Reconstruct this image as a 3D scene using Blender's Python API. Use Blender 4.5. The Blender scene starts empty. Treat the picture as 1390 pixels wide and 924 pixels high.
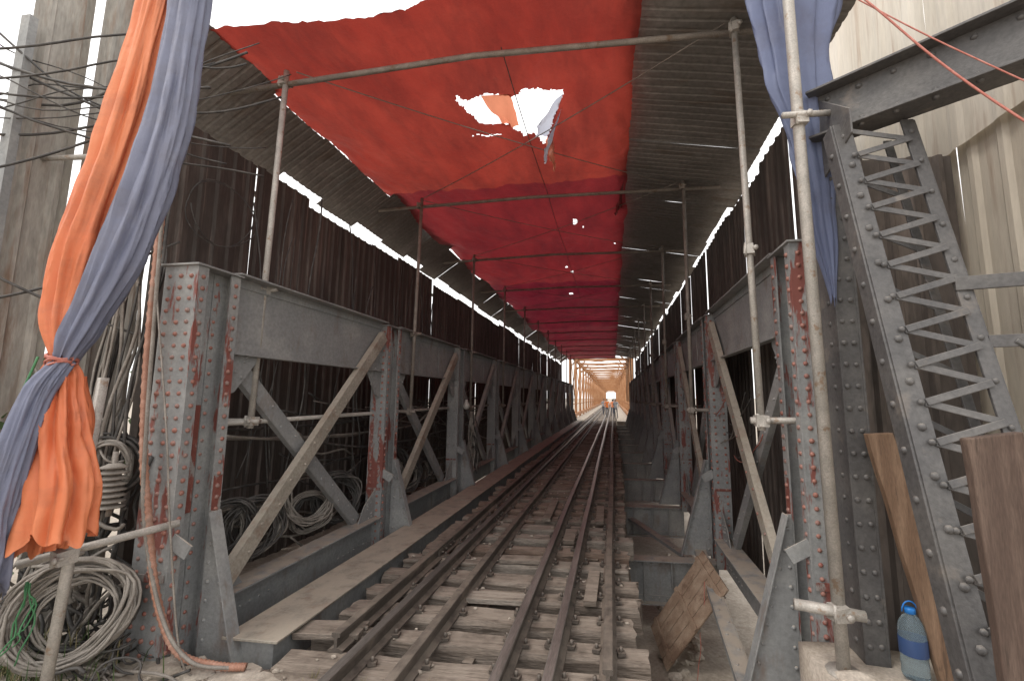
import bpy, math, random
from mathutils import Vector, Matrix, noise
random.seed(7)
V=Vector
scene=bpy.context.scene
# ------------------------------------------------------------------ materials
def new_mat(name):
    m=bpy.data.materials.new(name); m.use_nodes=True
    nt=m.node_tree; nt.nodes.clear()
    out=nt.nodes.new("ShaderNodeOutputMaterial")
    p=nt.nodes.new("ShaderNodeBsdfPrincipled")
    nt.links.new(p.outputs[0],out.inputs[0])
    return m,nt,p,out
def tex_noise(nt,scale,stretch=(1,1,1),detail=3,rough=.6,loc=(0,0,0)):
    tc=nt.nodes.new("ShaderNodeTexCoord"); mp=nt.nodes.new("ShaderNodeMapping")
    mp.inputs["Scale"].default_value=stretch; mp.inputs["Location"].default_value=loc
    n=nt.nodes.new("ShaderNodeTexNoise"); n.inputs["Scale"].default_value=scale
    n.inputs["Detail"].default_value=detail; n.inputs["Roughness"].default_value=rough
    nt.links.new(tc.outputs["Object"],mp.inputs[0]); nt.links.new(mp.outputs[0],n.inputs[0])
    return n.outputs[0]
def ramp(nt,fac,lo,hi):
    r=nt.nodes.new("ShaderNodeMapRange"); r.inputs[1].default_value=lo; r.inputs[2].default_value=hi
    nt.links.new(fac,r.inputs[0]); return r.outputs[0]
def mix(nt,fac,a,b,mode='MIX'):
    m=nt.nodes.new("ShaderNodeMix"); m.data_type='RGBA'; m.blend_type=mode
    for val,idx in ((fac,0),(a,6),(b,7)):
        if isinstance(val,(int,float)): m.inputs[idx].default_value=val
        elif isinstance(val,tuple): m.inputs[idx].default_value=(*val,1)
        else: nt.links.new(val,m.inputs[idx])
    return m.outputs[2]
def math_n(nt,op,a,b):
    m=nt.nodes.new("ShaderNodeMath"); m.operation=op
    for i,val in enumerate((a,b)):
        if isinstance(val,(int,float)): m.inputs[i].default_value=val
        else: nt.links.new(val,m.inputs[i])
    return m.outputs[0]
def weather(name,c1,c2,c3=None,scale=3,thr=(.45,.65),c3thr=(.58,.66),stretch=(1,1,1),c3stretch=(1,1,1),c3scale=4,
            rough=.65,metal=0,bump=.2,bscale=60,dust=None,dustamt=.8,fine=.35):
    m,nt,p,out=new_mat(name)
    n1=tex_noise(nt,scale,stretch)
    col=mix(nt,ramp(nt,n1,*thr),c1,c2)
    fn=tex_noise(nt,scale*14,stretch,detail=2)
    col=mix(nt,ramp(nt,fn,.3,.75),col,mix(nt,fine,col,(0,0,0)))
    if c3:
        n3=tex_noise(nt,c3scale,c3stretch,detail=5,rough=.65,loc=(3.1,7.7,1.3))
        col=mix(nt,ramp(nt,n3,*c3thr),col,c3)
    if dust:
        g=nt.nodes.new("ShaderNodeNewGeometry"); sx=nt.nodes.new("ShaderNodeSeparateXYZ")
        nt.links.new(g.outputs["Normal"],sx.inputs[0])
        f=ramp(nt,sx.outputs[2],.4,.9)
        dn=ramp(nt,tex_noise(nt,7,detail=3),.3,.55)
        f=math_n(nt,'MULTIPLY',math_n(nt,'MULTIPLY',f,dn),dustamt)
        col=mix(nt,f,col,dust)
    nt.links.new(col,p.inputs["Base Color"])
    p.inputs["Roughness"].default_value=rough; p.inputs["Metallic"].default_value=metal
    if bump>0:
        b=nt.nodes.new("ShaderNodeBump"); b.inputs["Strength"].default_value=bump; b.inputs["Distance"].default_value=.01
        nt.links.new(tex_noise(nt,bscale,stretch,detail=2),b.inputs["Height"]); nt.links.new(b.outputs[0],p.inputs["Normal"])
    return m
DUST=(.44,.38,.31)
M={}
M['steel']=weather("grey_steel_paint",(.28,.285,.285),(.36,.36,.35),(.19,.145,.12),scale=2.5,c3scale=5,c3stretch=(1,1,.35),c3thr=(.57,.74),dust=DUST,fine=.25)
M['primed']=weather("steel_with_red_primer",(.28,.285,.285),(.36,.36,.35),(.225,.075,.06),scale=3,c3scale=2.6,c3stretch=(3,3,.6),c3thr=(.555,.60),dust=DUST,fine=.25)
M['primer']=weather("red_primer",(.21,.065,.05),(.27,.095,.075),(.28,.26,.245),scale=7,c3scale=9,c3stretch=(1,1,.5),c3thr=(.52,.58),rough=.6)
M['rivet']=weather("rusty_rivet",(.38,.17,.13),(.31,.22,.195),(.25,.08,.06),scale=4,rough=.5,bump=0)
M['dark']=weather("dark_steel_paint",(.10,.096,.096),(.14,.133,.128),(.20,.17,.145),scale=3,c3thr=(.58,.75),rough=.5,dust=(.28,.25,.22),dustamt=.6)
M['pale']=weather("pale_steel",(.38,.34,.285),(.46,.415,.35),(.27,.19,.145),scale=3,c3scale=5,c3thr=(.54,.68),dust=(.5,.44,.36))
M['galv']=weather("galvanised_pipe",(.46,.43,.39),(.58,.54,.49),(.30,.22,.16),scale=8,c3scale=14,rough=.5,metal=.1,bscale=90,bump=.1)
M['galvdark']=weather("weathered_pipe",(.27,.235,.205),(.36,.315,.275),(.19,.13,.09),scale=8,c3scale=10,rough=.6,bump=.1)
M['rail']=weather("rusty_rail",(.125,.105,.09),(.195,.165,.14),(.30,.245,.20),scale=6,stretch=(1,.3,1),c3stretch=(1,.4,1),c3thr=(.54,.7),rough=.6,metal=.15,dust=(.33,.28,.23),dustamt=.5)
M['railtop']=weather("worn_rail_head",(.26,.235,.215),(.38,.345,.315),scale=6,stretch=(2,.2,1),rough=.34,metal=.5,bump=.05)
for i,(a,b) in enumerate((((.235,.19,.155),(.37,.31,.26)),((.155,.12,.095),(.27,.22,.18)),((.30,.26,.22),(.45,.39,.335)),((.24,.165,.125),(.35,.265,.21)))):
    M['wood%d'%i]=weather("weathered_sleeper_wood_%d"%i,a,b,(.085,.065,.05),scale=2.2,stretch=(.8,7,7),c3scale=3,c3stretch=(.7,9,9),c3thr=(.53,.65),rough=.9,bump=.8,bscale=9,dust=(.44,.375,.31),dustamt=.42,fine=.5)
M['plank']=weather("plank_wood",(.17,.10,.06),(.26,.165,.105),(.09,.055,.035),scale=2,stretch=(9,9,.8),c3stretch=(12,12,1),rough=.75,bump=.4,bscale=14)
M['panel']=weather("old_panel_wood",(.34,.24,.17),(.45,.34,.25),(.2,.13,.09),scale=4,stretch=(2,2,2),rough=.85,bump=.3,bscale=14)
M['plankdark']=weather("dark_plank_wood",(.10,.065,.05),(.16,.11,.085),(.06,.04,.03),scale=2,stretch=(9,9,.8),c3stretch=(12,12,1),rough=.85,bump=.4,bscale=14)
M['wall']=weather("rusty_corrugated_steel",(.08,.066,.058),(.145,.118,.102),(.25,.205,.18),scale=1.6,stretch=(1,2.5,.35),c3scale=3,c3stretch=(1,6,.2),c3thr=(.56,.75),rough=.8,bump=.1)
M['roof']=weather("grey_corrugated_steel",(.23,.215,.20),(.31,.29,.27),(.15,.115,.09),scale=1.5,c3scale=2.5,c3stretch=(.5,2,1),c3thr=(.56,.74),rough=.65,bump=.1)
M['hoard']=weather("pale_hoarding_sheet",(.58,.52,.43),(.68,.62,.53),(.38,.29,.22),scale=1.2,stretch=(2,2,.3),c3scale=3,c3stretch=(4,4,.25),c3thr=(.56,.76),rough=.6,fine=.15)
M['hoardgrey']=weather("grey_hoarding_sheet",(.38,.355,.315),(.50,.465,.415),(.24,.165,.12),scale=1.5,stretch=(2,2,.4),c3scale=3,c3stretch=(3,3,.4),c3thr=(.52,.70),rough=.7)
M['cable']=weather("black_cable",(.06,.056,.053),(.12,.11,.10),scale=9,rough=.6,bump=0)
M['cablegrey']=weather("grey_cable",(.27,.24,.21),(.38,.345,.305),scale=9,rough=.6,bump=0)
M['conduit']=weather("terracotta_conduit",(.44,.22,.15),(.54,.31,.23),(.33,.22,.17),scale=9,rough=.6,bump=0)
M['ground']=weather("dusty_ground",(.42,.36,.295),(.52,.455,.38),(.32,.27,.22),scale=1.8,c3scale=3,rough=.95,bump=.8,bscale=22)
M['stone']=weather("stone",(.46,.40,.33),(.60,.53,.455),(.33,.28,.235),scale=4,rough=.9,bump=.6,bscale=18)
M['far']=weather("sunlit_ochre_steel",(.40,.19,.085),(.50,.27,.14),(.30,.13,.06),scale=1,c3scale=2,rough=.8,bump=0)  # warm sunlight and haze on the distant span put into the colour
M['white']=weather("porcelain",(.6,.58,.53),(.66,.64,.6),scale=8,rough=.3,bump=.03)
M['rope']=weather("pink_rope",(.5,.16,.12),(.6,.25,.2),scale=20,bump=0)
M['green']=weather("green_cord",(.06,.22,.09),(.1,.3,.14),scale=20,bump=0)
M['leaf']=weather("leaf",(.05,.09,.025),(.11,.16,.05),scale=8,rough=.7,bump=0)
M['drygrass']=weather("dry_grass",(.22,.19,.09),(.32,.27,.15),scale=8,rough=.8,bump=0)
M['skin']=weather("skin",(.35,.2,.13),(.4,.24,.16),scale=5,bump=0)
M['vest']=weather("orange_vest",(.75,.2,.04),(.8,.25,.06),scale=5,bump=0)
M['trous']=weather("dark_trousers",(.04,.045,.06),(.07,.07,.09),scale=5,bump=0)
M['shirt']=weather("grey_shirt",(.3,.32,.35),(.4,.42,.44),scale=5,bump=0)
M['hair']=weather("black_hair",(.015,.012,.01),(.02,.018,.015),scale=5,bump=0)
def cloth_mat(name,c1,c2,trans,dirt,ft=.5,bs=5,bd=.03,dthr=(.5,.78)):
    m,nt,p,out=new_mat(name)
    n1=tex_noise(nt,.9,detail=4); col=mix(nt,ramp(nt,n1,.35,.7),c1,c2)
    n2=tex_noise(nt,2.2,(1,.35,1),detail=7,rough=.72,loc=(5,2,1)); col=mix(nt,math_n(nt,'MULTIPLY',ramp(nt,n2,*dthr),.75),col,dirt)
    nt.links.new(col,p.inputs["Base Color"]); p.inputs["Roughness"].default_value=.55
    t=nt.nodes.new("ShaderNodeBsdfTranslucent"); 
    nt.links.new(mix(nt,1.0,col,trans,'MULTIPLY'),t.inputs[0])
    ms=nt.nodes.new("ShaderNodeMixShader"); ms.inputs[0].default_value=ft
    nt.links.new(p.outputs[0],ms.inputs[1]); nt.links.new(t.outputs[0],ms.inputs[2]); nt.links.new(ms.outputs[0],out.inputs[0])
    b=nt.nodes.new("ShaderNodeBump"); b.inputs["Strength"].default_value=.6; b.inputs["Distance"].default_value=bd
    nt.links.new(tex_noise(nt,bs,detail=6,rough=.6),b.inputs["Height"]); nt.links.new(b.outputs[0],p.inputs["Normal"]); nt.links.new(b.outputs[0],t.inputs["Normal"])
    return m
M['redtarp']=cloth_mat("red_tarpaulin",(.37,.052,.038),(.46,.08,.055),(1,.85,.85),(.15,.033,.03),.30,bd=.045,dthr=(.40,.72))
M['redtarp_shade']=cloth_mat("shaded_crimson_tarpaulin",(.27,.032,.036),(.34,.045,.045),(1,.8,.9),(.11,.025,.03),.26,bd=.045,dthr=(.42,.75))  # crimson panels, also darkened in colour for shade from the roof above
M['redtarp_deepshade']=cloth_mat("deep_shaded_crimson_tarpaulin",(.21,.024,.036),(.27,.033,.045),(1,.7,.9),(.09,.02,.028),.22,bd=.045,dthr=(.42,.75))  # farthest panels: still deeper roof shade put into the crimson
M['orange']=cloth_mat("orange_tarpaulin",(.72,.20,.085),(.80,.28,.13),(1,.9,.8),(.40,.14,.09),.15,bs=5,bd=.02)
M['flap']=cloth_mat("torn_orange_tarpaulin",(.75,.27,.17),(.82,.36,.24),(1,.9,.8),(.5,.2,.13),.45,bs=5,bd=.02)
M['flapgrey']=cloth_mat("torn_pale_tarpaulin",(.42,.45,.55),(.6,.62,.7),(1,1,1),(.25,.27,.35),.45,bs=5,bd=.02)
M['blue']=cloth_mat("blue_grey_tarpaulin",(.18,.195,.28),(.25,.265,.36),(.9,.9,1),(.19,.17,.18),.15,bs=5,bd=.02)
M['bluebright']=cloth_mat("blue_tarpaulin",(.17,.20,.34),(.23,.27,.42),(.9,.9,1),(.15,.15,.21),.3,bs=5,bd=.02)
def glass_mat():
    m,nt,p,out=new_mat("clear_blue_plastic"); p.inputs["Base Color"].default_value=(.55,.68,.76,1)
    p.inputs["Roughness"].default_value=.12; p.inputs["Transmission Weight"].default_value=.85; p.inputs["IOR"].default_value=1.15
    return m
M['plastic']=glass_mat()
def plain(name,c,r=.4):
    m,nt,p,out=new_mat(name); n=tex_noise(nt,12); nt.links.new(mix(nt,n,c,tuple(x*.8 for x in c)),p.inputs["Base Color"]); p.inputs["Roughness"].default_value=r; return m
M['bluecap']=plain("blue_cap_plastic",(.02,.2,.6)); M['label']=plain("blue_label",(.04,.08,.2))
# ------------------------------------------------------------------ mesh builder
class MB:
    def __init__(s,name): s.name=name;s.v=[];s.f=[];s.mi=[];s.sm=[];s.mats=[]
    def idx(s,k):
        if k not in s.mats: s.mats.append(k)
        return s.mats.index(k)
    def add(s,vs,fs,mat,smooth=False):
        o=len(s.v); s.v+= [tuple(x) for x in vs]; i=s.idx(mat)
        for f in fs: s.f.append(tuple(a+o for a in f)); s.mi.append(i); s.sm.append(smooth)
    def box(s,c,size,mat,rot=None,jit=0):
        c=V(c); vs=[]
        for x in(-.5,.5):
            for y in(-.5,.5):
                for z in(-.5,.5):
                    p=V((x*size[0],y*size[1],z*size[2]))
                    if jit: p+=V([random.uniform(-jit,jit) for _ in range(3)])
                    if rot: p=rot@p
                    vs.append(c+p)
        s.add(vs,[(0,1,3,2),(4,6,7,5),(0,4,5,1),(2,3,7,6),(0,2,6,4),(1,5,7,3)],mat)
    def b2(s,lo,hi,mat,jit=0):
        lo=V(lo);hi=V(hi); s.box((lo+hi)/2,[abs(a) for a in (hi-lo)],mat,None,jit)
    def bar(s,p0,p1,w,d,mat,n=(1,0,0)):
        p0=V(p0);p1=V(p1);a=(p1-p0);L=a.length;a.normalize();n=V(n);n=(n-a*n.dot(a)).normalized();b=n.cross(a)
        rot=Matrix((n,b,a)).transposed(); s.box((p0+p1)/2,(d,w,L),mat,rot)
        return a,b,n
    def channel(s,p0,p1,w,fl,mat,n=(1,0,0),riv=None,sp=.22,t=.012):
        a,b,n_=s.bar(p0,p1,w,t,mat,n)
        for q in(-1,1):
            off=b*(q*(w/2+.006))-n_*(fl/2-t/2); s.bar(V(p0)+off,V(p1)+off,t-.003,fl,mat,n)
        if riv:
            L=(V(p1)-V(p0)).length;k=int(L/sp)
            for i in range(k+1):
                c=V(p0)+a*(.08+i*(L-.16)/k)
                s.rivet(c+n_*(t/2)+b*(w*.22 if i%2 else -w*.22),n_,.015,riv)
    def rivet(s,p,n,r,mat,seg=7):
        p=V(p);n=V(n).normalized();u=n.orthogonal().normalized();w=n.cross(u);vs=[];fs=[]
        for j,(rr,h) in enumerate(((1,-.05),(.86,.42),(.45,.72))):
            for i in range(seg):
                t=2*math.pi*i/seg; vs.append(p+(u*math.cos(t)+w*math.sin(t))*r*rr+n*r*h)
        vs.append(p+n*r*.8)
        for j in range(2):
            for i in range(seg): fs.append((j*seg+i,j*seg+(i+1)%seg,(j+1)*seg+(i+1)%seg,(j+1)*seg+i))
        for i in range(seg): fs.append((2*seg+i,2*seg+(i+1)%seg,3*seg))
        s.add(vs,fs,mat,True)
    def rivets(s,p0,p1,sp,n,mat,r=.016):
        p0=V(p0);p1=V(p1);k=max(1,int((p1-p0).length/sp))
        for i in range(k+1): s.rivet(p0.lerp(p1,i/k)+V([random.uniform(-.002,.002) for _ in range(3)]),n,r*random.uniform(.9,1.1),mat)
    def tube(s,pts,r,mat,seg=7,rf=None,cap=True):
        pts=[V(p) for p in pts]; 
        if len(pts)<2:return
        t=(pts[1]-pts[0]).normalized();u=t.orthogonal().normalized();vs=[];N=len(pts)
        for i,p in enumerate(pts):
            if i==0:t=(pts[1]-pts[0])
            elif i==N-1:t=pts[-1]-pts[-2]
            else:t=pts[i+1]-pts[i-1]
            t.normalize();u=(u-t*u.dot(t))
            if u.length<1e-6:u=t.orthogonal()
            u.normalize();w=t.cross(u);rr=r*(rf(i) if rf else 1)
            for j in range(seg):
                a=2*math.pi*j/seg;vs.append(p+(u*math.cos(a)+w*math.sin(a))*rr)
        fs=[(i*seg+j,i*seg+(j+1)%seg,(i+1)*seg+(j+1)%seg,(i+1)*seg+j) for i in range(N-1) for j in range(seg)]
        if cap: fs+= [tuple(range(seg))[::-1],tuple(range((N-1)*seg,N*seg))]
        s.add(vs,fs,mat,True)
    def prism(s,poly,ext,mat):
        ext=V(ext);k=len(poly);vs=[V(p) for p in poly]+[V(p)+ext for p in poly]
        s.add(vs,[tuple(range(k))[::-1],tuple(range(k,2*k))]+[(i,(i+1)%k,(i+1)%k+k,i+k) for i in range(k)],mat)
    def obj(s,parent=None,bevel=0,name=None):
        me=bpy.data.meshes.new(name or s.name);me.from_pydata(s.v,[],s.f)
        for k in s.mats: me.materials.append(M[k])
        me.polygons.foreach_set("material_index",s.mi);me.polygons.foreach_set("use_smooth",s.sm);me.update()
        o=bpy.data.objects.new(name or s.name,me);scene.collection.objects.link(o)
        if parent:o.parent=parent
        if bevel:
            b=o.modifiers.new("bevel","BEVEL");b.width=bevel;b.segments=2;b.limit_method='ANGLE';b.angle_limit=math.radians(50)
        return o
def bez(p0,p1,sag=0,n=16,wob=0,axis=(0,0,-1)):
    p0=V(p0);p1=V(p1);ax=V(axis);o=[];s=random.uniform(0,99)
    for i in range(n+1):
        t=i/n;p=p0.lerp(p1,t)+ax*(4*sag*t*(1-t))
        if wob:p+=noise.noise_vector(V((t*3+s,s,0)))*wob*min(1,4*t*(1-t)+.1)
        o.append(p)
    return o
def smooth_path(pts,n=8):
    pts=[V(p) for p in pts];P=[pts[0]]+pts+[pts[-1]];o=[]
    for i in range(1,len(P)-2):
        a,b,c,d=P[i-1:i+3]
        for k in range(n):
            t=k/n;o.append(.5*((2*b)+(c-a)*t+(2*a-5*b+4*c-d)*t*t+(3*b-a-3*c+d)*t**3))
    o.append(pts[-1]);return o
# ------------------------------------------------------------------ trusses
def truss(name,xi,s,ys,ztop,zbot):
    b=MB(name);n=V((s,0,0)); xo=xi-s*.2
    for k,y0 in enumerate(ys):
        y1=y0+.37;near=k<2
        sm='primed' if k<2 or s<0 and k<4 else 'steel'
        rv='rivet' if k<2 or s<0 else 'steel'
        zt=ztop-.05;zb=-.35
        xp=xi-s*.27 if k==0 else xo
        b.b2((min(xi,xp),y0,zb),(max(xi,xp),y0+.014,zt),sm)
        b.b2((min(xi,xo),y1-.014,zb),(max(xi,xo),y1,zt),sm)
        b.b2((xi-s*.11,y0+.014,zb),(xi-s*.098,y1-.014,zt),sm if near else 'steel')
        for ya,yb in((y0-.002,y0+.085),(y1-.085,y1+.002)):
            b.b2((xi,ya,zb),(xi+s*.013,yb,zt-.002),sm)
            if k<5:b.rivets((xi+s*.013,(ya+yb)/2,zb+.1),(xi+s*.013,(ya+yb)/2,zt-.08),.085 if near else .15,n,rv,.0175)
        for ya in (y0+.1,y1-.14):
            b.b2((xi-s*.098,ya,zb),(xi-s*.086,ya+.05,zt-.004),sm if near else 'steel')
            if near:b.rivets((xi-s*.086,ya+.025,zb+.1),(xi-s*.086,ya+.025,zt-.08),.1,n,rv,.015)
        if k<4:
            for xx in ((xi-s*.045,xi-s*.13,xi-s*.225) if k==0 else (xi-s*.045,xi-s*.155)): b.rivets((xx,y0,zb+.1),(xx,y0,zt-.08),.085 if near else .16,(0,-1,0),rv,.0175)
            b.b2((xi-s*.005,y0-.009,.60 if k else .55),(xi-s*.2,y0-.0005,.63 if k else .60),'primer')
        if near or s<0 and k<4:
            za=.95+.1*k
            b.b2((xi-s*.086,y0+.16,za),(xi-s*.084,y1-.15,za+random.uniform(.5,.8)),'primer')
            b.b2((xi+s*.013,y1-.08,za-.2),(xi+s*.0145,y1-.005,za+.25),'primer')
        b.b2((xi+s*.03,y0-.02,zt),(xp-s*.03,y1+.02,zt+.014),'steel')
        yk=y1-.09
        b.prism([(xi+s*.014,yk,.95),(xi+s*.05,yk,.95),(xi+s*.40,yk,-.28),(xi+s*.014,yk,-.28)],(0,.012,0),'steel')
        b.prism([(xi+s*.05,yk-.045,.95),(xi+s*.4,yk-.045,-.28),(xi+s*.41,yk-.045,-.28),(xi+s*.06,yk-.045,.95)],(0,.10,0),'steel')
        if k<5:
            b.rivets((xi+s*.05,yk,-.2),(xi+s*.05,yk,.85),.12,(0,-1,0),'steel',.015)
            b.rivets((xi+s*.33,yk,-.18),(xi+s*.08,yk,.7),.12,(0,-1,0),'steel',.013)
            b.box((xi+s*.07,y0+.02,.78),(.16,.012,.1),'steel',Matrix.Rotation(.5*s,3,'Y'))
        if k==len(ys)-1:break
        Y0=y1;Y1=ys[k+1];xm=xi-s*.10
        zl=ztop-.67
        b.b2((xm-.006,Y0,zl+.02),(xm+.006,Y1,ztop-.02),'steel')
        b.b2((xi+s*.02,Y0-.0,ztop-.02),(xo,Y1,ztop-.006),'steel')
        b.b2((xm+s*.006,Y0,ztop-.1),(xm+s*.018,Y1,ztop-.022),'steel')
        b.b2((xi-s*.02,Y0,zl),(xm,Y1,zl+.014),'steel')
        b.b2((xm+s*.006,Y0,zl+.014),(xm+s*.018,Y1,zl+.09),'steel')
        for q in range(1,3):
            yy=Y0+(Y1-Y0)*q/3
            b.b2((xm+s*.018,yy,zl+.09),(xm+s*.03,yy+.006,ztop-.1),'steel') if k>0 else None
        zc=zbot
        b.b2((xm-.006,Y0,zc-.36),(xm+.006,Y1,zc-.014),'steel')
        b.b2((xi+s*.04,Y0,zc-.014),(xo,Y1,zc),'steel')
        b.b2((xm+s*.006,Y0,zc-.09),(xm+s*.018,Y1,zc-.016),'steel')
        if k<4:
            for zz in(zc-.05,):b.rivets((xm+s*.018,Y0+.08,zz),(xm+s*.018,Y1-.08,zz),.1,n,'steel',.014)
            b.rivets((xm+s*.006,Y0+.08,zc-.2),(xm+s*.006,Y0+.7,zc-.2),.09,n,'steel',.014)
            b.rivets((xm+s*.006,Y1-.7,zc-.28),(xm+s*.006,Y1-.08,zc-.28),.09,n,'steel',.014)
        for (ya,sg) in((Y0,1),(Y1,-1)):
            b.prism([(xm+s*.022,ya,zl+.1),(xm+s*.022,ya+sg*.35,zl+.1),(xm+s*.022,ya+sg*.32,zl-.05),(xm+s*.022,ya+sg*.12,zl-.3),(xm+s*.022,ya,zl-.35)],(s*.01,0,0),'steel')
            b.prism([(xm+s*.022,ya,zc-.05),(xm+s*.022,ya+sg*.4,zc-.05),(xm+s*.022,ya+sg*.25,zc+.18),(xm+s*.022,ya,zc+.35)],(s*.01,0,0),'steel')
            if k<4:
                for _ in range(9):
                    b.rivet((xm+s*.033,ya+sg*random.uniform(.04,.25),zl+random.uniform(-.2,.07)),n,.015,'steel')
                    b.rivet((xm+s*.033,ya+sg*random.uniform(.04,.2),zc+random.uniform(.0,.2)),n,.015,'steel')
        b.channel((xi+s*.0,Y1-.06,ztop-.2),(xi+s*.0,Y0+.1,zc+.06),.12,.07,'pale' if k<2 else 'steel',n,('rivet' if s<0 else 'pale') if k<4 else None)
        b.channel((xi-s*.13,Y0+.05,zl+.05),(xi-s*.13,Y1-.3,zc+.02),.13,.06,'steel',n,'steel' if k<3 else None)
    return b
yl=[2.75+2.8*k for k in range(12)]
yr=[3.25+2.85*k for k in range(12)]
L=truss("riveted_steel_truss",-3.0,1,yl,2.80,.27); L.obj(bevel=.003)
Rt=truss("riveted_steel_truss",1.27,-1,yr,2.93,.02); Rt.obj(bevel=.003)
# ------------------------------------------------------------------ floor beams / stringers
fb=MB("steel_floor_beams")
for k in range(12):
    y=yr[k]+.12; z0=-.82;z1=-.30
    fb.b2((-3.0,y,z0),(1.3,y+.012,z1),'steel')
    for z in(z0,z1): fb.b2((-3.0,y-.1,z-.006),(1.3,y+.11,z+.007),'steel')
    fb.b2((-3.0,y-.012,z1-.08),(1.3,y-.001,z1-.008),'steel');fb.b2((-3.0,y-.012,z0+.008),(1.3,y-.001,z0+.08),'steel')
    for xx in (.35,.7,1.0): fb.b2((xx,y-.08,z0+.01),(xx+.012,y-.013,z1-.01),'steel')
    if k<5:
        for z in(z1-.045,z0+.045): fb.rivets((-.1,y-.013,z),(1.2,y-.013,z),.09,(0,-1,0),'steel',.015)
for x in(-1.75,-.35):
    fb.b2((x-.006,3.2,-.29),(x+.006,35,-.24),'steel');fb.b2((x-.1,3.2,-.24),(x+.1,35,-.226),'steel');fb.b2((x-.0061,3.2,-.75),(x+.0061,35,-.31),'steel')
fb.channel((1.12,6.6,-.2),(.95,3.7,-.34),.12,.06,'steel',(0,0,1),'steel')
fb.channel((.3,9.0,-.5),(1.15,6.7,-.5),.1,.05,'steel',(0,0,1),'steel')
fb.obj()
# ------------------------------------------------------------------ edge walkway beam on the left
eb=MB("deck_edge_beam")
eb.b2((-2.72,3.08,-.18),(-2.42,35,.075),'steel')
yy=3.02
while yy<35:
    l=random.uniform(3,5);eb.b2((-2.78+random.uniform(-.01,.01),yy,.075),(-2.36+random.uniform(-.012,.012),min(35,yy+l),.095+random.uniform(-.003,.003)),'pale',.004);yy+=l+.006
eb.b2((-2.42,3.1,-.20),(-2.36,35,-.185),'steel')
eb.obj(bevel=.004)
# ------------------------------------------------------------------ track
sl=MB("wooden_sleepers")
def sleeper(x0,x1,y,w,h,mat,yaw=0):
    n=16;vs=[];fs=[];sd=random.uniform(0,100);prof=[(-.5,-1),(-.5,-.14),(-.43,0),(-.15,.0),(-.12,-.05 if random.random()<.5 else 0),(.2,0),(.43,0),(.5,-.14),(.5,-1)]
    for i in range(n+1):
        x=x0+(x1-x0)*i/n
        for j,(py,pz) in enumerate(prof):
            q=noise.noise_vector(V((x*2.2+sd,py*3,pz*2+sd)))
            vs.append((x+(q.x*.06 if i in(0,n) else 0),y+py*w+q.y*.02+yaw*(x-(x0+x1)/2),pz*h+q.z*.016-(.016*abs(noise.noise(V((x*9,sd,py*9)))) if abs(py)>.4 else 0)))
    k=len(prof)
    for i in range(n):
        for j in range(k): fs.append((i*k+j,i*k+(j+1)%k,(i+1)*k+(j+1)%k,(i+1)*k+j))
    fs+= [tuple(range(k)),tuple(range(n*k,n*k+k))[::-1]]
    sl.add(vs,fs,mat)
y=3.02;SY=[]
while y<120:
    a=-2.30+random.uniform(-.07,.07);c=.17+random.uniform(-.06,.05)
    if y<3.9 : a=-2.3
    w=random.uniform(.20,.26)
    if y<40: sleeper(a,c,y,w,.2,'wood%d'%random.choice((0,0,1,2,2,3)),random.uniform(-.018,.018))
    else: sl.b2((a,y-w/2,-.2),(c,y+w/2,0),'wood%d'%random.choice((0,1,2)))
    SY.append(y); y+=random.uniform(.38,.47)
sl.obj()
tr=MB("railway_track")
RX=[(-1.97,3.12,0),(-1.72,1.2,1),(-1.34,1.2,0),(-.73,1.2,1),(-.41,1.2,1),(-.06,2.96,0)]
def rail(x,y0,y1,top,hgt=.128):
    pr=[(-.058,0),(-.058,.012),(-.012,.03),(-.012,.092),(-.033,.102),(-.033,.124),(-.027,hgt),(.027,hgt),(.033,.124),(.033,.102),(.012,.092),(.012,.03),(.058,.012),(.058,0)]
    n=len(pr);segs=max(2,int((y1-y0)/.8));vs=[]
    for i in range(segs+1):
        yy=y0+(y1-y0)*i/segs;dx=noise.noise(V((yy*.3,x*9,0)))*.02
        vs+=[(x+px+dx,yy,pz+.006) for px,pz in pr]
    fs=[];ft=[]
    for i in range(segs):
        for j in range(n):
            q=(i*n+j,i*n+(j+1)%n,(i+1)*n+(j+1)%n,(i+1)*n+j)
            (ft if j in(5,6,7) else fs).append(q)
    fs+=[tuple(range(n)),tuple(range(segs*n,segs*n+n))[::-1]]
    tr.add(vs,fs,'rail');tr.add(vs,ft,'railtop' if top else 'rail')
for x,y0,t in RX: rail(x,y0,120,t)
for yy in SY:
    if yy>22:break
    for x,y0,t in RX:
        if yy<y0:continue
        for sg in(-1,1):
            if random.random()<.12:continue
            px=x+sg*.08+random.uniform(-.008,.008);py=yy+random.uniform(-.05,.05)
            tr.box((px,py,.018),(.055,.055,.022),'rail',Matrix.Rotation(random.uniform(-.3,.3),3,'Z'))
            if yy<14: tr.tube([(px,py,.02),(px,py,.06)],.014,'rail',6)
for x,yj in((-1.97,5.2),(-1.72,6.6),(-.41,4.6),(-.73,8.2),(-1.34,7.1),(-.06,5.6)):
    for sg in(-1,1):
        tr.b2((x+sg*.014,yj-.25,.035),(x+sg*.034,yj+.25,.095),'rail')
        for q in(-.18,-.07,.07,.18): tr.tube([(x+sg*.03,yj+q,.065),(x+sg*.055,yj+q,.065)],.014,'rail',6)
tr.obj()
lp=MB("loose_timber")
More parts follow.
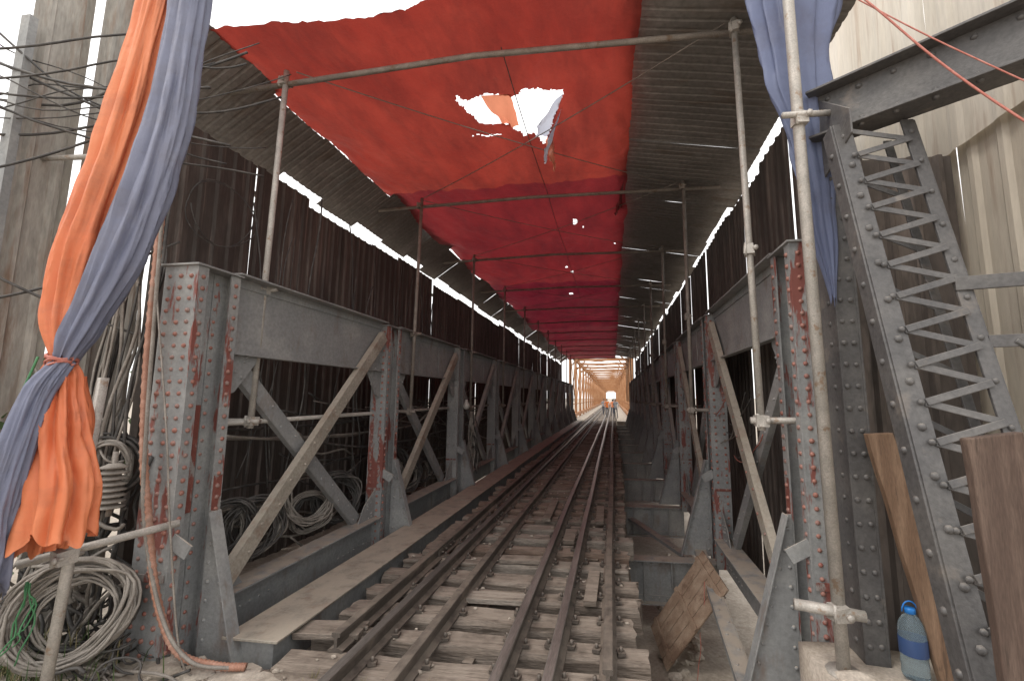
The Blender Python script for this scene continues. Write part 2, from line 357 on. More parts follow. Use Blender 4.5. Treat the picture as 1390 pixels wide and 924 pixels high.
for (x,yy,l,w,a) in((-2.15,3.35,.5,.2,.1),(-1.05,4.05,.5,.16,.0),(-1.02,5.0,.46,.14,.03),(-.57,5.9,.14,.5,0),(-2.14,5.6,.14,1.1,.05),(-1.0,7.2,.12,1.2,.02),(-.22,4.4,.12,.7,-.02),(-.22,7.0,.12,.9,.01)):
    lp.box((x,yy,.03),(l,w,.05),'wood%d'%random.choice((0,2)),Matrix.Rotation(a,3,'Z'),.006)
for i in range(60):
    yy=random.uniform(3.2,14);x=random.uniform(-2.2,.1);lp.box((x,yy,random.uniform(-.12,-.02) if i%3 else .012),(random.uniform(.04,.28),random.uniform(.03,.09),.03),'wood%d'%random.choice((0,1,2,3)),Matrix.Rotation(random.uniform(-.5,.5),3,'Z'),.006)
lp.obj(bevel=.006)
# ------------------------------------------------------------------ ground
def grid_sheet(name,x0,x1,y0,y1,nx,ny,zf,mat,skirt=0):
    b=MB(name);vs=[];fs=[]
    for j in range(ny+1):
        for i in range(nx+1):
            x=x0+(x1-x0)*i/nx;yy=y0+(y1-y0)*j/ny;vs.append((x,yy,zf(x,yy)))
    for j in range(ny):
        for i in range(nx):
            a=j*(nx+1)+i;fs.append((a,a+1,a+nx+2,a+nx+1))
    if skirt:
        ring=[i for i in range(nx+1)]+[(j*(nx+1)+nx) for j in range(1,ny+1)]+[ny*(nx+1)+i for i in range(nx-1,-1,-1)]+[j*(nx+1) for j in range(ny-1,0,-1)]
        o=len(vs);vs+=[(vs[i][0],vs[i][1],vs[i][2]-skirt) for i in ring];k=len(ring)
        for q in range(k): fs.append((ring[q],o+q,o+(q+1)%k,ring[(q+1)%k]))
    b.add(vs,fs,mat,True);return b.obj()
g=MB("ground")
N=60;vs=[];fs=[]
for j in range(N+1):
    for i in range(N+1):
        u=(i/N*2-1);w=(j/N*2-1);x=math.copysign(abs(u)**4,u)*2500;yy=math.copysign(abs(w)**4,w)*2500+5
        vs.append((x,yy,-1.15+noise.noise(V((x*.6,yy*.6,0)))*.1*(1 if abs(x)<60 else 0)))
for j in range(N):
    for i in range(N):
        a=j*(N+1)+i;fs.append((a,a+1,a+N+2,a+N+1))
g.add(vs,fs,'ground',True);g.obj()
def zf(x,y_):
    z=-.04+noise.noise(V((x*1.3,y_*1.3,3)))*.05+noise.noise(V((x*6,y_*6,3)))*.022
    if x<-2.5: z+=min(.12,(-2.5-x)*.12)
    return z
grid_sheet("abutment_ground",-12,.12,-8,2.93,150,110,zf,'ground',1.6)
def zf2(x,y_): return .27+noise.noise(V((x*2,y_*2,9)))*.03
grid_sheet("abutment_ledge",1.12,6,-3,3.18,50,60,zf2,'stone',1.7)
def zf3(x,y_): return -.02+noise.noise(V((x*1.3,y_*1.3,3)))*.06
grid_sheet("embankment_ground",-9,-3.25,2.94,9,40,40,zf3,'ground',1.4)
st=MB("rubble_stones")
def rock(c,r,mat='stone'):
    sd=random.uniform(0,99);vs=[];fs=[];n=9;m=6
    for j in range(m+1):
        th=math.pi*j/m
        for i in range(n):
            ph=2*math.pi*i/n;d=V((math.sin(th)*math.cos(ph),math.sin(th)*math.sin(ph),math.cos(th)))
            q=1+.35*noise.noise(d*1.6+V((sd,0,0)));vs.append(V(c)+V((d.x*r[0],d.y*r[1],d.z*r[2]))*q)
    for j in range(m):
        for i in range(n): fs.append((j*n+i,(j+1)*n+i,(j+1)*n+(i+1)%n,j*n+(i+1)%n))
    st.add(vs,fs,mat,False)
for _ in range(190):
    x=random.uniform(-4.2,-.3);yy=random.uniform(2.2,2.93);r=random.uniform(.01,.035);rock((x,yy,zf(x,yy)+r*.2),(r*1.3,r,r*.7))
for (x,yy,r) in((-3.0,2.75,.12),(-2.75,2.8,.1),(-2.5,2.85,.12),(-3.35,2.55,.13),(-3.6,2.35,.12),(-2.25,2.8,.08),(-1.95,2.78,.09),(-2.9,2.5,.07),(-2.1,2.6,.14),(-2.5,2.6,.15),(-.95,2.75,.1)):
    rock((x,yy,zf(x,yy)+.0),(r*1.6,r,r*.4))
for (x,yy,r) in((1.28,2.78,.09),(1.45,2.7,.1),(1.9,2.7,.1)): rock((x,yy,.28),(r*1.3,r,r*.5))
for _ in range(60):
    x=random.uniform(.2,1.1);yy=random.uniform(3.5,9);r=random.uniform(.02,.07);rock((x,yy,-1.12),(r*1.3,r,r*.7))
for _ in range(240):
    x=random.uniform(-2.3,.15);yy=random.choice(SY[:26])+random.uniform(-.09,.09);r=random.uniform(.005,.016);rock((x,yy,.01),(r*1.4,r,r*.8))
st.obj()
# ------------------------------------------------------------------ corrugated sheets
def corr(b,o,wd,ld,nrm,W,Ln,mat,pitch=.18,amp=.022):
    o=V(o);wd=V(wd).normalized();ld=V(ld).normalized();nrm=V(nrm).normalized()
    prof=[];k=max(1,round(W/pitch));p=W/k
    for i in range(k):
        for (a,h) in((0,0),(.3,0),(.42,1),(.58,1),(.7,0)): prof.append(((i+a)*p,h))
    prof.append((W,0));n=4;vs=[];sd=random.uniform(0,99)
    for j in range(n+1):
        for (x,h) in prof:
            wob=noise.noise(V((x*2+sd,j*.7,sd)))*.012
            vs.append(o+wd*x+ld*(Ln*j/n)+nrm*(h*amp+wob))
    m=len(prof);fs=[(j*m+i,j*m+i+1,(j+1)*m+i+1,(j+1)*m+i) for j in range(n) for i in range(m-1)]
    b.add(vs,fs,mat)
wl=MB("corrugated_wall");yy=3.35
while yy<35:
    w=random.uniform(.8,.95);zt=4.39+random.uniform(-.08,.06);lean=random.uniform(-.012,.012)
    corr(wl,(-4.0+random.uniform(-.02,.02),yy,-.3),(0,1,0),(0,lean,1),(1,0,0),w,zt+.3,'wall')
    yy+=w+random.choice((-.04,-.04,-.03,-.03,-.02,.004))
for z in(1.0,2.6,4.1): wl.b2((-4.09,3.35,z),(-4.05,35,z+.05),'galvdark')
wl.obj()
wr=MB("corrugated_wall");yy=3.75
while yy<35:
    w=random.uniform(.8,.95);zt=4.62+random.uniform(-.08,.06)
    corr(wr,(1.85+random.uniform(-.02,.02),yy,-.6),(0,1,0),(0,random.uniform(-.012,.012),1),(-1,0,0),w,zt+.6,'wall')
    yy+=w+random.choice((-.04,-.04,-.03,-.03,-.02,.004))
wr.obj()
rl=MB("corrugated_roof_sheets")
yy=3.0
while yy<35:
    w=random.uniform(.8,.9);dz=random.uniform(-.012,.012)
    sx=random.uniform(-.04,.14);ln=.84 if yy<4.6 else random.uniform(.66,.82)
    corr(rl,(-3.47+sx,yy,4.97+dz+sx*.6),(0,1,0),(-.9,0,-.62),(0,0,1),w,ln+sx,'roof',.11,.009)
    corr(rl,(.16,yy,5.12+dz),(0,1,0),(1.75,0,-.30),(0,0,1),w,random.uniform(1.68,1.86),'roof',.11,.009)
    yy+=w-.03 if random.random()<.93 else w+.002
rl.obj()
# ------------------------------------------------------------------ red tarp
PY=[3.55+2.83*k for k in range(12)]
hole=[(-1.62,4.16),(-1.38,4.27),(-1.28,4.18),(-1.0,4.25),(-.86,4.17),(-.46,4.26),(-.60,4.62),(-.78,5.12),(-.88,4.86),(-1.0,4.92),(-1.15,4.68),(-1.48,4.62)]
holes=[hole]
for (x,yy,a,bb) in((-.62,7.6,.045,.14),(-.5,7.9,.025,.08),(-1.05,10.4,.08,.05),(-.95,10.8,.04,.1),(-1.2,13.2,.08,.07),(.1,9.0,.02,.08),(-.4,16,.08,.08),(-1.5,4.86,.25,.008)):
    holes.append([(x+a*math.cos(t)*random.uniform(.5,1.2),yy+bb*math.sin(t)*random.uniform(.5,1.2)) for t in [i*math.pi/4 for i in range(8)]])
def inside(p,poly):
    c=False;j=len(poly)-1
    for i in range(len(poly)):
        xi,yi=poly[i];xj,yj=poly[j]
        if (yi>p[1])!=(yj>p[1]) and p[0]<(xj-xi)*(p[1]-yi)/(yj-yi)+xi:c=not c
        j=i
    return c
def tarp_z(x,y_):
    ph=((y_-PY[0])%2.83)/2.83
    z=5.0-.075*math.sin(math.pi*ph)**2
    z+=.05*noise.noise(V((x*1.2,y_*.9,0)))+.016*noise.noise(V((x*4,y_*1.6,4)))
    z+=.05*abs(noise.noise(V((x*2.3+y_*1.3,y_*.5-x*.6,9))))+.03*abs(noise.noise(V((x*5-y_*2.3,y_*1.5+x*.6,2))))
    if y_>13: z-=min(.16,(y_-13)*.03)*(.5+.5*math.sin(y_*1.1))
    return z
ys_=[];yy=2.75
while yy<35.2:
    ys_.append(yy);yy+=(.018 if 4.0<yy<5.25 else .035) if yy<5.4 else (.07 if yy<14 else .25)
xs_=[];x=-3.5
while x<.285:
    xs_.append(x);x+=.019 if -1.75<x<-.35 else .036
rt=MB("red_tarpaulin_canopy");vs=[];fs=[[],[],[]]
def yfront(x):
    if x<-1.2: return 3.02+.10*math.sin((x+3.5)/2.3*math.pi)
    return 2.75
for y_ in ys_:
    for x in xs_:
        yq=max(y_,yfront(x)) if y_<3.3 else y_
        xe=x
        if x<-3.2: xe=x+.07*noise.noise(V((y_*1.5,0,0)))
        if x>.2: xe=x+.06*noise.noise(V((y_*1.3,5,0)))
        jx,jy=(random.uniform(-.007,.007),random.uniform(-.007,.007))
        vs.append((xe+jx,yq+.025*noise.noise(V((x*9,y_*9,5)))+jy,tarp_z(x,yq)))
nx=len(xs_)
for j in range(len(ys_)-1):
    for i in range(nx-1):
        c=((xs_[i]+xs_[i+1])/2,(ys_[j]+ys_[j+1])/2)
        if ys_[j+1]<yfront(c[0]): continue
        cc_=(c[0]+.03*noise.noise(V((c[0]*11,c[1]*11,0))),c[1]+.03*noise.noise(V((c[0]*11,c[1]*11,7))))
        if any(inside(cc_,h) for h in holes):continue
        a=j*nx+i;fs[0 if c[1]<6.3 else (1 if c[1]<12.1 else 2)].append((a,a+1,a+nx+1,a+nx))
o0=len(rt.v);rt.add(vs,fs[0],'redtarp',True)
for q,mt in((1,'redtarp_shade'),(2,'redtarp_deepshade')):
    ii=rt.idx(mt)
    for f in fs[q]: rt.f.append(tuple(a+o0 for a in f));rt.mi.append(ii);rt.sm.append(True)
def flap(p0,p1,drop,mat,b,curl=.1,end=.15):
    p0=V(p0);p1=V(p1);n=10;m=12;vs=[];fs=[];s=random.uniform(0,9);drop=V(drop)
    for j in range(m+1):
        t=j/m
        for i in range(n+1):
            u=i/n;w=1-t*(1-end)
            q=p0.lerp(p1,.5+(u-.5)*w)+drop*t+noise.noise_vector(V((u*2.5,t*3,s)))*curl*t+V((0,0,.02*math.sin(u*12+t*3)*t))
            vs.append(q)
    for j in range(m):
        for i in range(n):
            a=j*(n+1)+i;fs.append((a,a+1,a+n+2,a+n+1))
    b.add(vs,fs,mat,True)
flap((-1.34,4.2,4.98),(-1.02,4.22,4.98),(.03,.5,-.03),'flap',rt,.06,.7)
flap((-.46,4.27,4.97),(-.72,5.0,4.96),(-.22,.02,-.14),'flapgrey',rt,.08,.4)
flap((-.50,4.5,4.97),(-.72,5.0,4.96),(-.12,.12,-.38),'flapgrey',rt,.1,.12)
flap((-.66,4.85,4.96),(-.78,5.1,4.96),(.02,.1,-.36),'flap',rt,.1,.3)
flap((.22,6.3,4.98),(.2,7.2,4.98),(-.12,.0,-.32),'redtarp_shade',rt)
rt.obj()
# ------------------------------------------------------------------ scaffold
sc=MB("scaffold_poles")
def coupler(b,p,mat='galv'):
    p=V(p);b.box(p,(.075,.085,.075),mat,Matrix.Rotation(random.uniform(-.4,.4),3,'Z'),.006)
    b.tube([p+V((.03,-.06,.0)),p+V((.03,.07,0))],.011,mat,6);b.tube([p+V((-.03,-.03,-.05)),p+V((-.03,-.03,.05))],.011,mat,6)
    b.tube([p+V((.03,-.06,.0)),p+V((.03,-.075,0))],.02,mat,6)
for k,yy in enumerate(PY):
    mt='galv' if k<1 else 'galvdark'
    sk=random.uniform(-.06,.06)
    sc.tube([(-3.72,yy+.02,4.80),(-1.2,yy+sk,4.86),(1.6,yy,4.82)],.026,'galvdark',8)
    xl=-3.12 if k==0 else -3.0;
    zb=1.52
    sc.tube([(xl+random.uniform(-.03,.03),yy,4.95),(xl,yy-.06,zb)],.026,mt,8)
    sc.tube([(1.07+random.uniform(-.02,.02),yy-.02,4.94),(1.05,yy-.15,1.55)],.026,mt,8)
    if k<7:
        coupler(sc,(xl,yy,4.83),mt);coupler(sc,(1.06,yy-.03,4.84),mt)
        coupler(sc,(xl,yy-.05,1.58),mt);coupler(sc,(1.05,yy-.15,1.62),mt)
        coupler(sc,(xl,yy-.04,2.75),mt);coupler(sc,(1.05,yy-.1,2.9),mt)
        sc.tube([(xl-.5,yy-.06,1.58),(xl+.08,yy-.06,1.58)],.024,mt,8);sc.tube([(.98,yy-.14,1.62),(1.7,yy-.14,1.62)],.024,mt,8)
        sc.tube([(xl-.6,yy+.0,2.76),(xl+.1,yy-.0,2.76)],.02,mt,8)
sc.tube([(-3.18,3.2,1.57),(-3.18,12,1.6)],.022,'galv',8)
pp=[]
for k in range(11): pp+=bez((-.95,PY[k],4.945),(-.95,PY[k+1],4.945),.05,6)[:-1]
sc.tube(pp,.005,'cable',5)
for k in range(11):
    y0=PY[k];y1=PY[k+1]
    sc.tube(bez((-3.0,y0,4.93),(.9,y1,4.93),.06),.006,'galvdark',5);sc.tube(bez((1.0,y0,4.93),(-3.0,y1,4.93),.06),.006,'galvdark',5)
sc.obj()
sp=MB("galvanised_scaffold_standard")
sp.tube([(1.205,2.84,5.6),(1.215,2.85,4.0),(1.235,2.86,.27)],.035,'galv',12)
for z in(3.55,.60): coupler(sp,(1.22,2.83,z));
sp.tube([(1.0,2.86,.62),(1.34,2.80,.60)],.03,'galv',10)
sp.tube([(1.1,2.79,3.56),(1.42,2.82,3.57)],.02,'galv',8)
sp.tube([(1.235,2.86,.27),(1.235,2.86,.29)],.09,'galv',10)
sp.obj()
lpn=MB("scaffold_support_frame")
lpn.tube([(-3.02,2.25,1.9),(-3.08,2.2,.1)],.026,'galv',10)
lpn.tube([(-3.3,2.15,.86),(-2.9,2.72,.95)],.024,'galv',10)
lpn.tube([(-4.3,2.6,3.6),(-3.5,2.5,3.5)],.02,'galv',8)
coupler(lpn,(-3.06,2.2,.9))
lpn.obj()
# ------------------------------------------------------------------ dark portal frame on the right
pf=MB("riveted_portal_frame")
D='dark'
pf.b2((1.40,2.98,-.2),(1.415,3.22,3.72),D)
pf.b2((1.40,2.965,-.2),(1.52,2.98,3.70),D)
pf.b2((1.52,2.966,-.2),(1.535,3.2,3.69),D)
for x in(1.43,1.49): pf.rivets((x,2.965,.1),(x,2.965,3.6),.13,(0,-1,0),D,.017)
pf.rivets((1.40,3.05,.1),(1.40,3.05,3.6),.13,(-1,0,0),D,.016)
def P3(t,x): return V((x,2.72-.76*t,3.42-3.15*t))
nrm=V((0,-3.15,.76)).normalized()
for x,w in((1.40,.10),(1.76,.07)):
    a,bb,n_=pf.bar(P3(0,x),P3(1,x),w,.014,D,nrm)
    sgn=-1 if x<1.5 else 1
    off=V((sgn*(w/2+.006),0,0))-nrm*.05
    pf.bar(P3(0,x)+off,P3(1,x)+off,.10,.013,D,(1,0,0))
    for i in range(15):
        t=.03+i/15; pf.rivet(P3(t,x)+nrm*.009,nrm,.02 if x<1.5 else .015,D)
        if x<1.5: pf.rivet(P3(t+.03,x)+off+V((-.007,0,0)),(-1,0,0),.018,D)
    o2=V((sgn*-.02,0,0))-nrm*.16
    pf.bar(P3(0,x)+o2,P3(1,x)+o2,w*.7,.012,D,nrm)
nl=17
for i in range(nl):
    t0=.02+i/nl*.96;t1=.02+(i+.5)/nl*.96;t2=.02+(i+1)/nl*.96
    pf.bar(P3(t0,1.44)+nrm*.012,P3(t1,1.74)+nrm*.012,.035,.008,D,nrm)
    pf.bar(P3(t1,1.74)+nrm*.021,P3(t2,1.44)+nrm*.021,.035,.008,D,nrm)
    pf.rivet(P3(t0,1.42)+nrm*.018,nrm,.015,D)
    if i%2: pf.bar(P3(t0,1.44)-nrm*.16,P3(t2,1.74)-nrm*.16,.035,.008,D,nrm)
p0=V((1.36,2.98,3.62));p1=V((3.3,1.33,3.55));dr=(p1-p0).normalized();side=dr.cross(V((0,0,1))).normalized()
if side.y>0: side=-side
pf.bar(p0+V((0,0,-.0)),p1,.30,.016,D,side)
pf.bar(p0+V((0,0,.158)),p1+V((0,0,.158)),.2,.016,D,(0,0,1))
pf.bar(p0+V((0,0,-.158)),p1+V((0,0,-.158)),.2,.016,D,(0,0,1))
pf.bar(p0-side*.09,p1-side*.09,.298,.012,D,side)
for z in(-.11,.11):
    pf.rivets(p0+side*.009+V((0,0,z))+dr*.1,p1+side*.009+V((0,0,z)),.17,side,D,.019)
pf.rivets(p0+V((0,0,-.167))+side*.05+dr*.1,p1+V((0,0,-.167))+side*.05,.17,(0,0,-1),D,.018)
pf.prism([(1.39,2.95,3.75),(1.39,2.6,3.45),(1.39,2.6,3.3),(1.39,2.95,3.2)],(.012,0,0),D)
pf.bar((1.72,2.45,2.35),(3.2,2.2,2.38),.07,.02,D,(0,1,0));pf.bar((1.8,2.4,2.05),(3.2,2.2,2.08),.06,.02,D,(0,1,0))
pf.tube(smooth_path([(1.9,2.38,2.05),(2.0,2.36,1.95),(1.98,2.36,1.8),(1.9,2.36,1.75)]),.014,D,7)
pf.obj(bevel=.003)
# ------------------------------------------------------------------ planks and bottle
def plank(name,corners,th,mat):
    b=MB(name);vs=[];fs=[];n=12;sd=random.uniform(0,99)
    c=[V(q) for q in corners]
    for k in(0,1):
        for i in range(n+1):
            t=i/n
            for u in(0,1):
                q=c[0].lerp(c[1],u).lerp(c[3].lerp(c[2],u),t)+V((noise.noise(V((t*4,u*7,sd)))*.012,k*th,0));vs.append(q)
    h=2*(n+1)
    for i in range(n):
        a=2*i;fs+=[(a,a+1,a+3,a+2),(h+a,h+a+2,h+a+3,h+a+1),(a,a+2,h+a+2,h+a),(a+1,h+a+1,h+a+3,a+3)]
    fs+=[(0,h,h+1,1),(2*n,2*n+1,h+2*n+1,h+2*n)]
    b.add(vs,fs,mat);return b.obj(bevel=.005)
plank("wooden_plank",[(1.475,2.88,1.57),(1.60,2.86,1.58),(1.84,2.74,.25),(1.68,2.78,.25)],.05,'plank')
plank("wooden_plank",[(1.30,1.88,1.63),(1.45,1.83,1.66),(1.56,1.88,.25),(1.38,1.92,.25)],.04,'plankdark')
def lathe(b,c,prof,mat,seg=20):
    c=V(c);vs=[];fs=[]
    for r,z in prof:
        for i in range(seg):
            a=2*math.pi*i/seg;vs.append(c+V((r*math.cos(a),r*math.sin(a),z)))
    for j in range(len(prof)-1):
        for i in range(seg): fs.append((j*seg+i,j*seg+(i+1)%seg,(j+1)*seg+(i+1)%seg,(j+1)*seg+i))
    b.add(vs,fs,mat,True)
bo=MB("plastic_water_bottle");c=(1.59,2.85,.29)
S=.82
lathe(bo,c,[(r*S,z) for r,z in[(.0,0),(.07,0),(.078,.02),(.075,.05),(.079,.07),(.075,.1),(.079,.12),(.078,.24),(.07,.27),(.045,.305),(.024,.32),(.024,.335)]],'plastic')
lathe(bo,c,[(r*S,z) for r,z in[(.0795,.12),(.0805,.125),(.0805,.20),(.0795,.205)]],'label')
lathe(bo,c,[(.0,.352),(.024,.352),(.026,.345),(.026,.325),(.022,.323)],'bluecap')
bo.tube([V(c)+V((.04*math.cos(a),0,.33+.055*math.sin(a))) for a in [math.pi*i/8 for i in range(9)]],.004,'bluecap',6)
bo.obj()
bd=MB("leaning_wooden_panel")
a0=V((1.02,5.68,.0));a1=V((1.16,5.1,-.2));b0=V((.41,5.8,-.93));b1=V((.52,5.2,-1.08));nn=(a1-a0).cross(b0-a0).normalized()
if nn.y>0: nn=-nn
for i in range(4):
    u0=i/4+.006;u1=(i+1)/4-.006
    bd.prism([a0.lerp(a1,u0),a0.lerp(a1,u1),b0.lerp(b1,u1),b0.lerp(b1,u0)],nn*.02,'panel')
for t in(.1,.5,.9):
    bd.bar(a0.lerp(b0,t)+nn*.03,a1.lerp(b1,t)+nn*.03,.05,.02,'panel',nn);bd.bar(a0.lerp(b0,t)-nn*.012,a1.lerp(b1,t)-nn*.012,.06,.02,'galvdark',nn)
bd.obj(bevel=.003)
# ------------------------------------------------------------------ hoardings
h1=MB("hoarding_sheet")
corr(h1,(-4.30,2.42,.0),(.02,1,0),(0,0,1),(1,0,0),.36,5.6,'hoardgrey',.18,.03)
corr(h1,(-4.22,2.76,.0),(.02,1,0),(.01,0,1),(1,0,0),.55,5.4,'hoardgrey',.14,.035)
h1.b2((-4.30,2.36,0),(-4.22,2.41,4.6),'steel')
h1.b2((-4.05,3.26,0),(-3.97,3.34,4.6),'wall')
h1.obj()
h1b=MB("hoarding_sheet");corr(h1b,(-5.0,1.4,-.2),(0,1,0),(0,0,1),(1,0,0),1.3,2.9,'hoardgrey',.16,.03);h1b.obj()
h2=MB("hoarding_sheet")
yy=2.0
for i in range(4):
    corr(h2,(2.62+.01*i,yy,.2),(0,1,0),(0,0,1),(-1,0,0),.78,3.55,'hoard',.26,.02)
    corr(h2,(2.56+.01*i,yy+.1,3.62),(0,1,0),(.02,0,1),(-1,0,0),.78,2.6,'hoard',.39,.012)
    yy+=.79
h2.obj()
h3=MB("dark_gap_filler");corr(h3,(1.62,3.5,-.4),(1,.05,0),(0,0,1),(0,-1,0),.95,4.0,'wall',.18,.03);h3.obj()  # dark sheet added to stand in for the shadowed gap behind the lattice
# ------------------------------------------------------------------ draped tarps
def bundle(b,path,mat,pleats=6,n=60,seg=96,seed=0,amp=.28):
    P=[V(p[:3]) for p in path];n=len(path);pts=[];k=14
    sp_=smooth_path(P,k);R=[]
    for i in range(n-1):
        for q in range(k):
            t=q/k;t=t*t*(3-2*t) ;R.append((path[i][3]*(1-t)+path[i+1][3]*t,path[i][4]*(1-t)+path[i+1][4]*t))
    R.append(path[-1][3:5]);vs=[];m=len(sp_)
    for i,p in enumerate(sp_):
        rx,ry=R[i];hem=(i/(m-1))**8
        for j in range(seg):
            a=2*math.pi*j/seg+.25*math.sin(i*.06+seed)
            fold=abs(math.sin(pleats*a*.5+seed+.6*noise.noise(V((i*.06,seed,0)))))
            q=.82+amp*.9*fold+amp*.8*noise.noise(V((math.cos(a)*2.3+seed,math.sin(a)*2.3,p.z*1.2)))+amp*.8*abs(noise.noise(V((math.cos(a)*6+seed,math.sin(a)*6,p.z*1.8))))+amp*.35*noise.noise(V((math.cos(a)*9+p.z*2,math.sin(a)*9+seed,p.z*5)))
            vs.append(p+V((math.cos(a)*rx*q,math.sin(a)*ry*q,hem*.12*noise.noise(V((math.cos(a)*2.2,math.sin(a)*2.2,seed))))))
    fs=[(i*seg+j,i*seg+(j+1)%seg,(i+1)*seg+(j+1)%seg,(i+1)*seg+j) for i in range(m-1) for j in range(seg)]
    b.add(vs,fs,mat,True)
t1=MB("draped_tarpaulin")
bundle(t1,[(-2.66,2.05,4.5,.10,.07),(-2.70,2.03,4.05,.10,.07),(-2.80,2.0,3.21,.12,.08),(-2.93,2.0,2.62,.13,.09),(-2.99,2.0,2.25,.10,.07),(-2.965,2.0,1.99,.045,.04)],'orange',9,seed=1)
bundle(t1,[(-2.48,2.05,4.5,.08,.07),(-2.49,2.05,3.95,.085,.08),(-2.55,2.03,3.18,.11,.09),(-2.70,2.02,2.58,.12,.09),(-2.86,2.0,2.18,.09,.07),(-2.935,1.99,1.97,.045,.04)],'blue',10,seed=4)
bundle(t1,[(-2.965,2.0,1.99,.045,.04),(-2.98,2.02,1.86,.085,.06),(-2.97,2.03,1.6,.125,.08),(-2.94,2.05,1.3,.155,.10),(-2.96,2.05,1.05,.17,.10)],'orange',11,seed=2,amp=.42)
bundle(t1,[(-2.97,2.06,1.9,.05,.04),(-3.05,2.10,1.6,.12,.07),(-3.12,2.12,1.2,.13,.08),(-3.14,2.12,.96,.12,.08)],'orange',9,seed=8,amp=.42)
bundle(t1,[(-2.935,1.98,1.97,.045,.04),(-2.98,1.93,1.82,.06,.05),(-3.02,1.90,1.55,.07,.055),(-3.1,1.90,1.25,.09,.06),(-3.18,1.92,.98,.13,.07),(-3.25,1.95,.78,.15,.06)],'blue',9,seed=6,amp=.4)
for i in range(5):
    t1.tube([(-2.945+.065*math.cos(a),1.985+.06*math.sin(a),1.975+.012*i-.02+.02*math.sin(a*1.3+i)) for a in [2*math.pi*q/16 for q in range(17)]],.006,'rope',5)
t1.obj()
t2=MB("draped_blue_tarpaulin")
bundle(t2,[(1.33,3.02,5.2,.38,.07),(1.32,3.02,4.6,.30,.07),(1.30,3.0,4.0,.19,.06),(1.36,3.0,3.45,.13,.05),(1.375,2.98,2.9,.08,.04),(1.385,2.95,2.40,.015,.015)],'bluebright',12,seed=3,amp=.26)
t2.obj()
# ------------------------------------------------------------------ cables
def coil(b,c,n,r,turns,wr,mat,jit=.1,squash=1,th=.09):
    c=V(c);n=V(n).normalized();u=n.cross(V((0,0,1))).normalized();w=n.cross(u);pts=[];s=random.uniform(0,99);N=turns*28
    for i in range(N):
        a=2*math.pi*i/28;k=i/28
        q=noise.noise_vector(V((k*.55+s,math.cos(a)*.7,math.sin(a)*.7)))
        rr=r*(1+q.x*jit*1.6);pts.append(c+(u*math.cos(a)*squash+w*math.sin(a))*rr+n*(q.y*th)+u*q.z*r*jit)
    b.tube(pts,wr,mat,6)
cc=MB("cable_coil");coil(cc,(-3.30,2.44,.47),(.75,-1,.25),.275,20,.009,'cablegrey',.17);coil(cc,(-3.36,2.54,.47),(.7,-1,.2),.25,12,.010,'cable',.16);coil(cc,(-3.32,2.48,.43),(.6,-1,.3),.22,8,.008,'cablegrey',.2);cc.obj()
cc=MB("cable_coil");coil(cc,(-3.55,2.70,1.30),(.7,-1,0),.22,10,.011,'cable',.12);coil(cc,(-3.5,2.68,1.28),(.7,-1,0),.2,8,.010,'cablegrey',.12,.7);cc.obj()
for (x,y_,z,r) in((-3.25,3.75,.62,.24),(-3.4,4.05,.55,.2),(-3.28,3.5,.7,.2),(-3.3,5.1,.6,.26),(-3.4,4.75,.5,.2),(-3.3,4.6,.72,.27),(-3.4,7.1,.55,.25),(-3.4,7.8,.5,.2),(-3.4,6.6,.7,.28),(-3.4,9.9,.5,.25)):
    cc=MB("cable_coil");coil(cc,(x,y_,z),(1,random.uniform(-.7,-.2),.1),r,10,.009,random.choice(('cablegrey','cable')),.2);coil(cc,(x-.05,y_+.05,z-.03),(1,random.uniform(-.7,-.2),.2),r*.9,8,.009,random.choice(('cable','cablegrey')),.22);cc.obj()
cb=MB("loose_cables")
for i in range(70):
    y0=random.uniform(3.2,12);y1=y0+random.uniform(1.5,6);x=random.uniform(-3.85,-3.3);z=random.uniform(.3,1.9)
    cb.tube(bez((x,y0,z),(random.uniform(-3.85,-3.3),y1,z+random.uniform(-.5,.5)),random.uniform(.05,.4),20,.15),random.choice((.008,.011,.014)),random.choice(('cable','cable','cablegrey')),6)
for i in range(26):
    y0=random.uniform(3.3,10);x=random.uniform(-3.9,-3.4)
    cb.tube(bez((x,y0,random.uniform(2.8,4.4)),(x+random.uniform(-.1,.3),y0+random.uniform(-.6,.6),random.uniform(.3,1.2)),random.uniform(-.2,.25),20,.1,(0,1,0)),random.choice((.006,.009)),'cable',5)
for i in range(60):
    p=(random.uniform(-4.1,-3.45),random.uniform(2.5,2.95),random.uniform(.3,2.0));q=(random.uniform(-4.1,-3.2),random.uniform(2.55,2.9),random.uniform(.1,1.5))
    cb.tube(bez(p,q,random.uniform(-.1,.35),18,.25),random.choice((.007,.010,.013)),random.choice(('cable','cable','cablegrey')),6)
for i in range(34):
    p=(random.uniform(-4.1,-3.0),random.uniform(2.35,2.75),random.uniform(.05,.2));q=(random.uniform(-3.9,-2.6),random.uniform(2.5,2.88),random.uniform(.03,.12))
    cb.tube(bez(p,q,random.uniform(-.08,.03),18,.2),random.choice((.007,.010)),random.choice(('cable','cable','cablegrey')),6)
for i in range(16):
    x=-3.45+random.uniform(-.2,.10)
    cb.tube(bez((x+random.uniform(-.05,.05),2.75+random.uniform(-.1,.1),random.uniform(3.0,4.9)),(x-.1,2.7,random.uniform(.6,1.4)),random.uniform(-.05,.05),18,.10,(1,0,0)),random.choice((.008,.011)),random.choice(('cable','cablegrey')),6)
for i in range(15):
    p=(-4.6+random.uniform(-.6,.2),2.0+random.uniform(-.3,.3),random.uniform(3.6,5.3));q=(random.uniform(-3.4,-2.9),random.uniform(2.6,3.4),random.uniform(3.6,4.8))
    cb.tube(bez(p,q,random.uniform(0,.25),18,.12),random.choice((.005,.008,.010)),'cable',6)
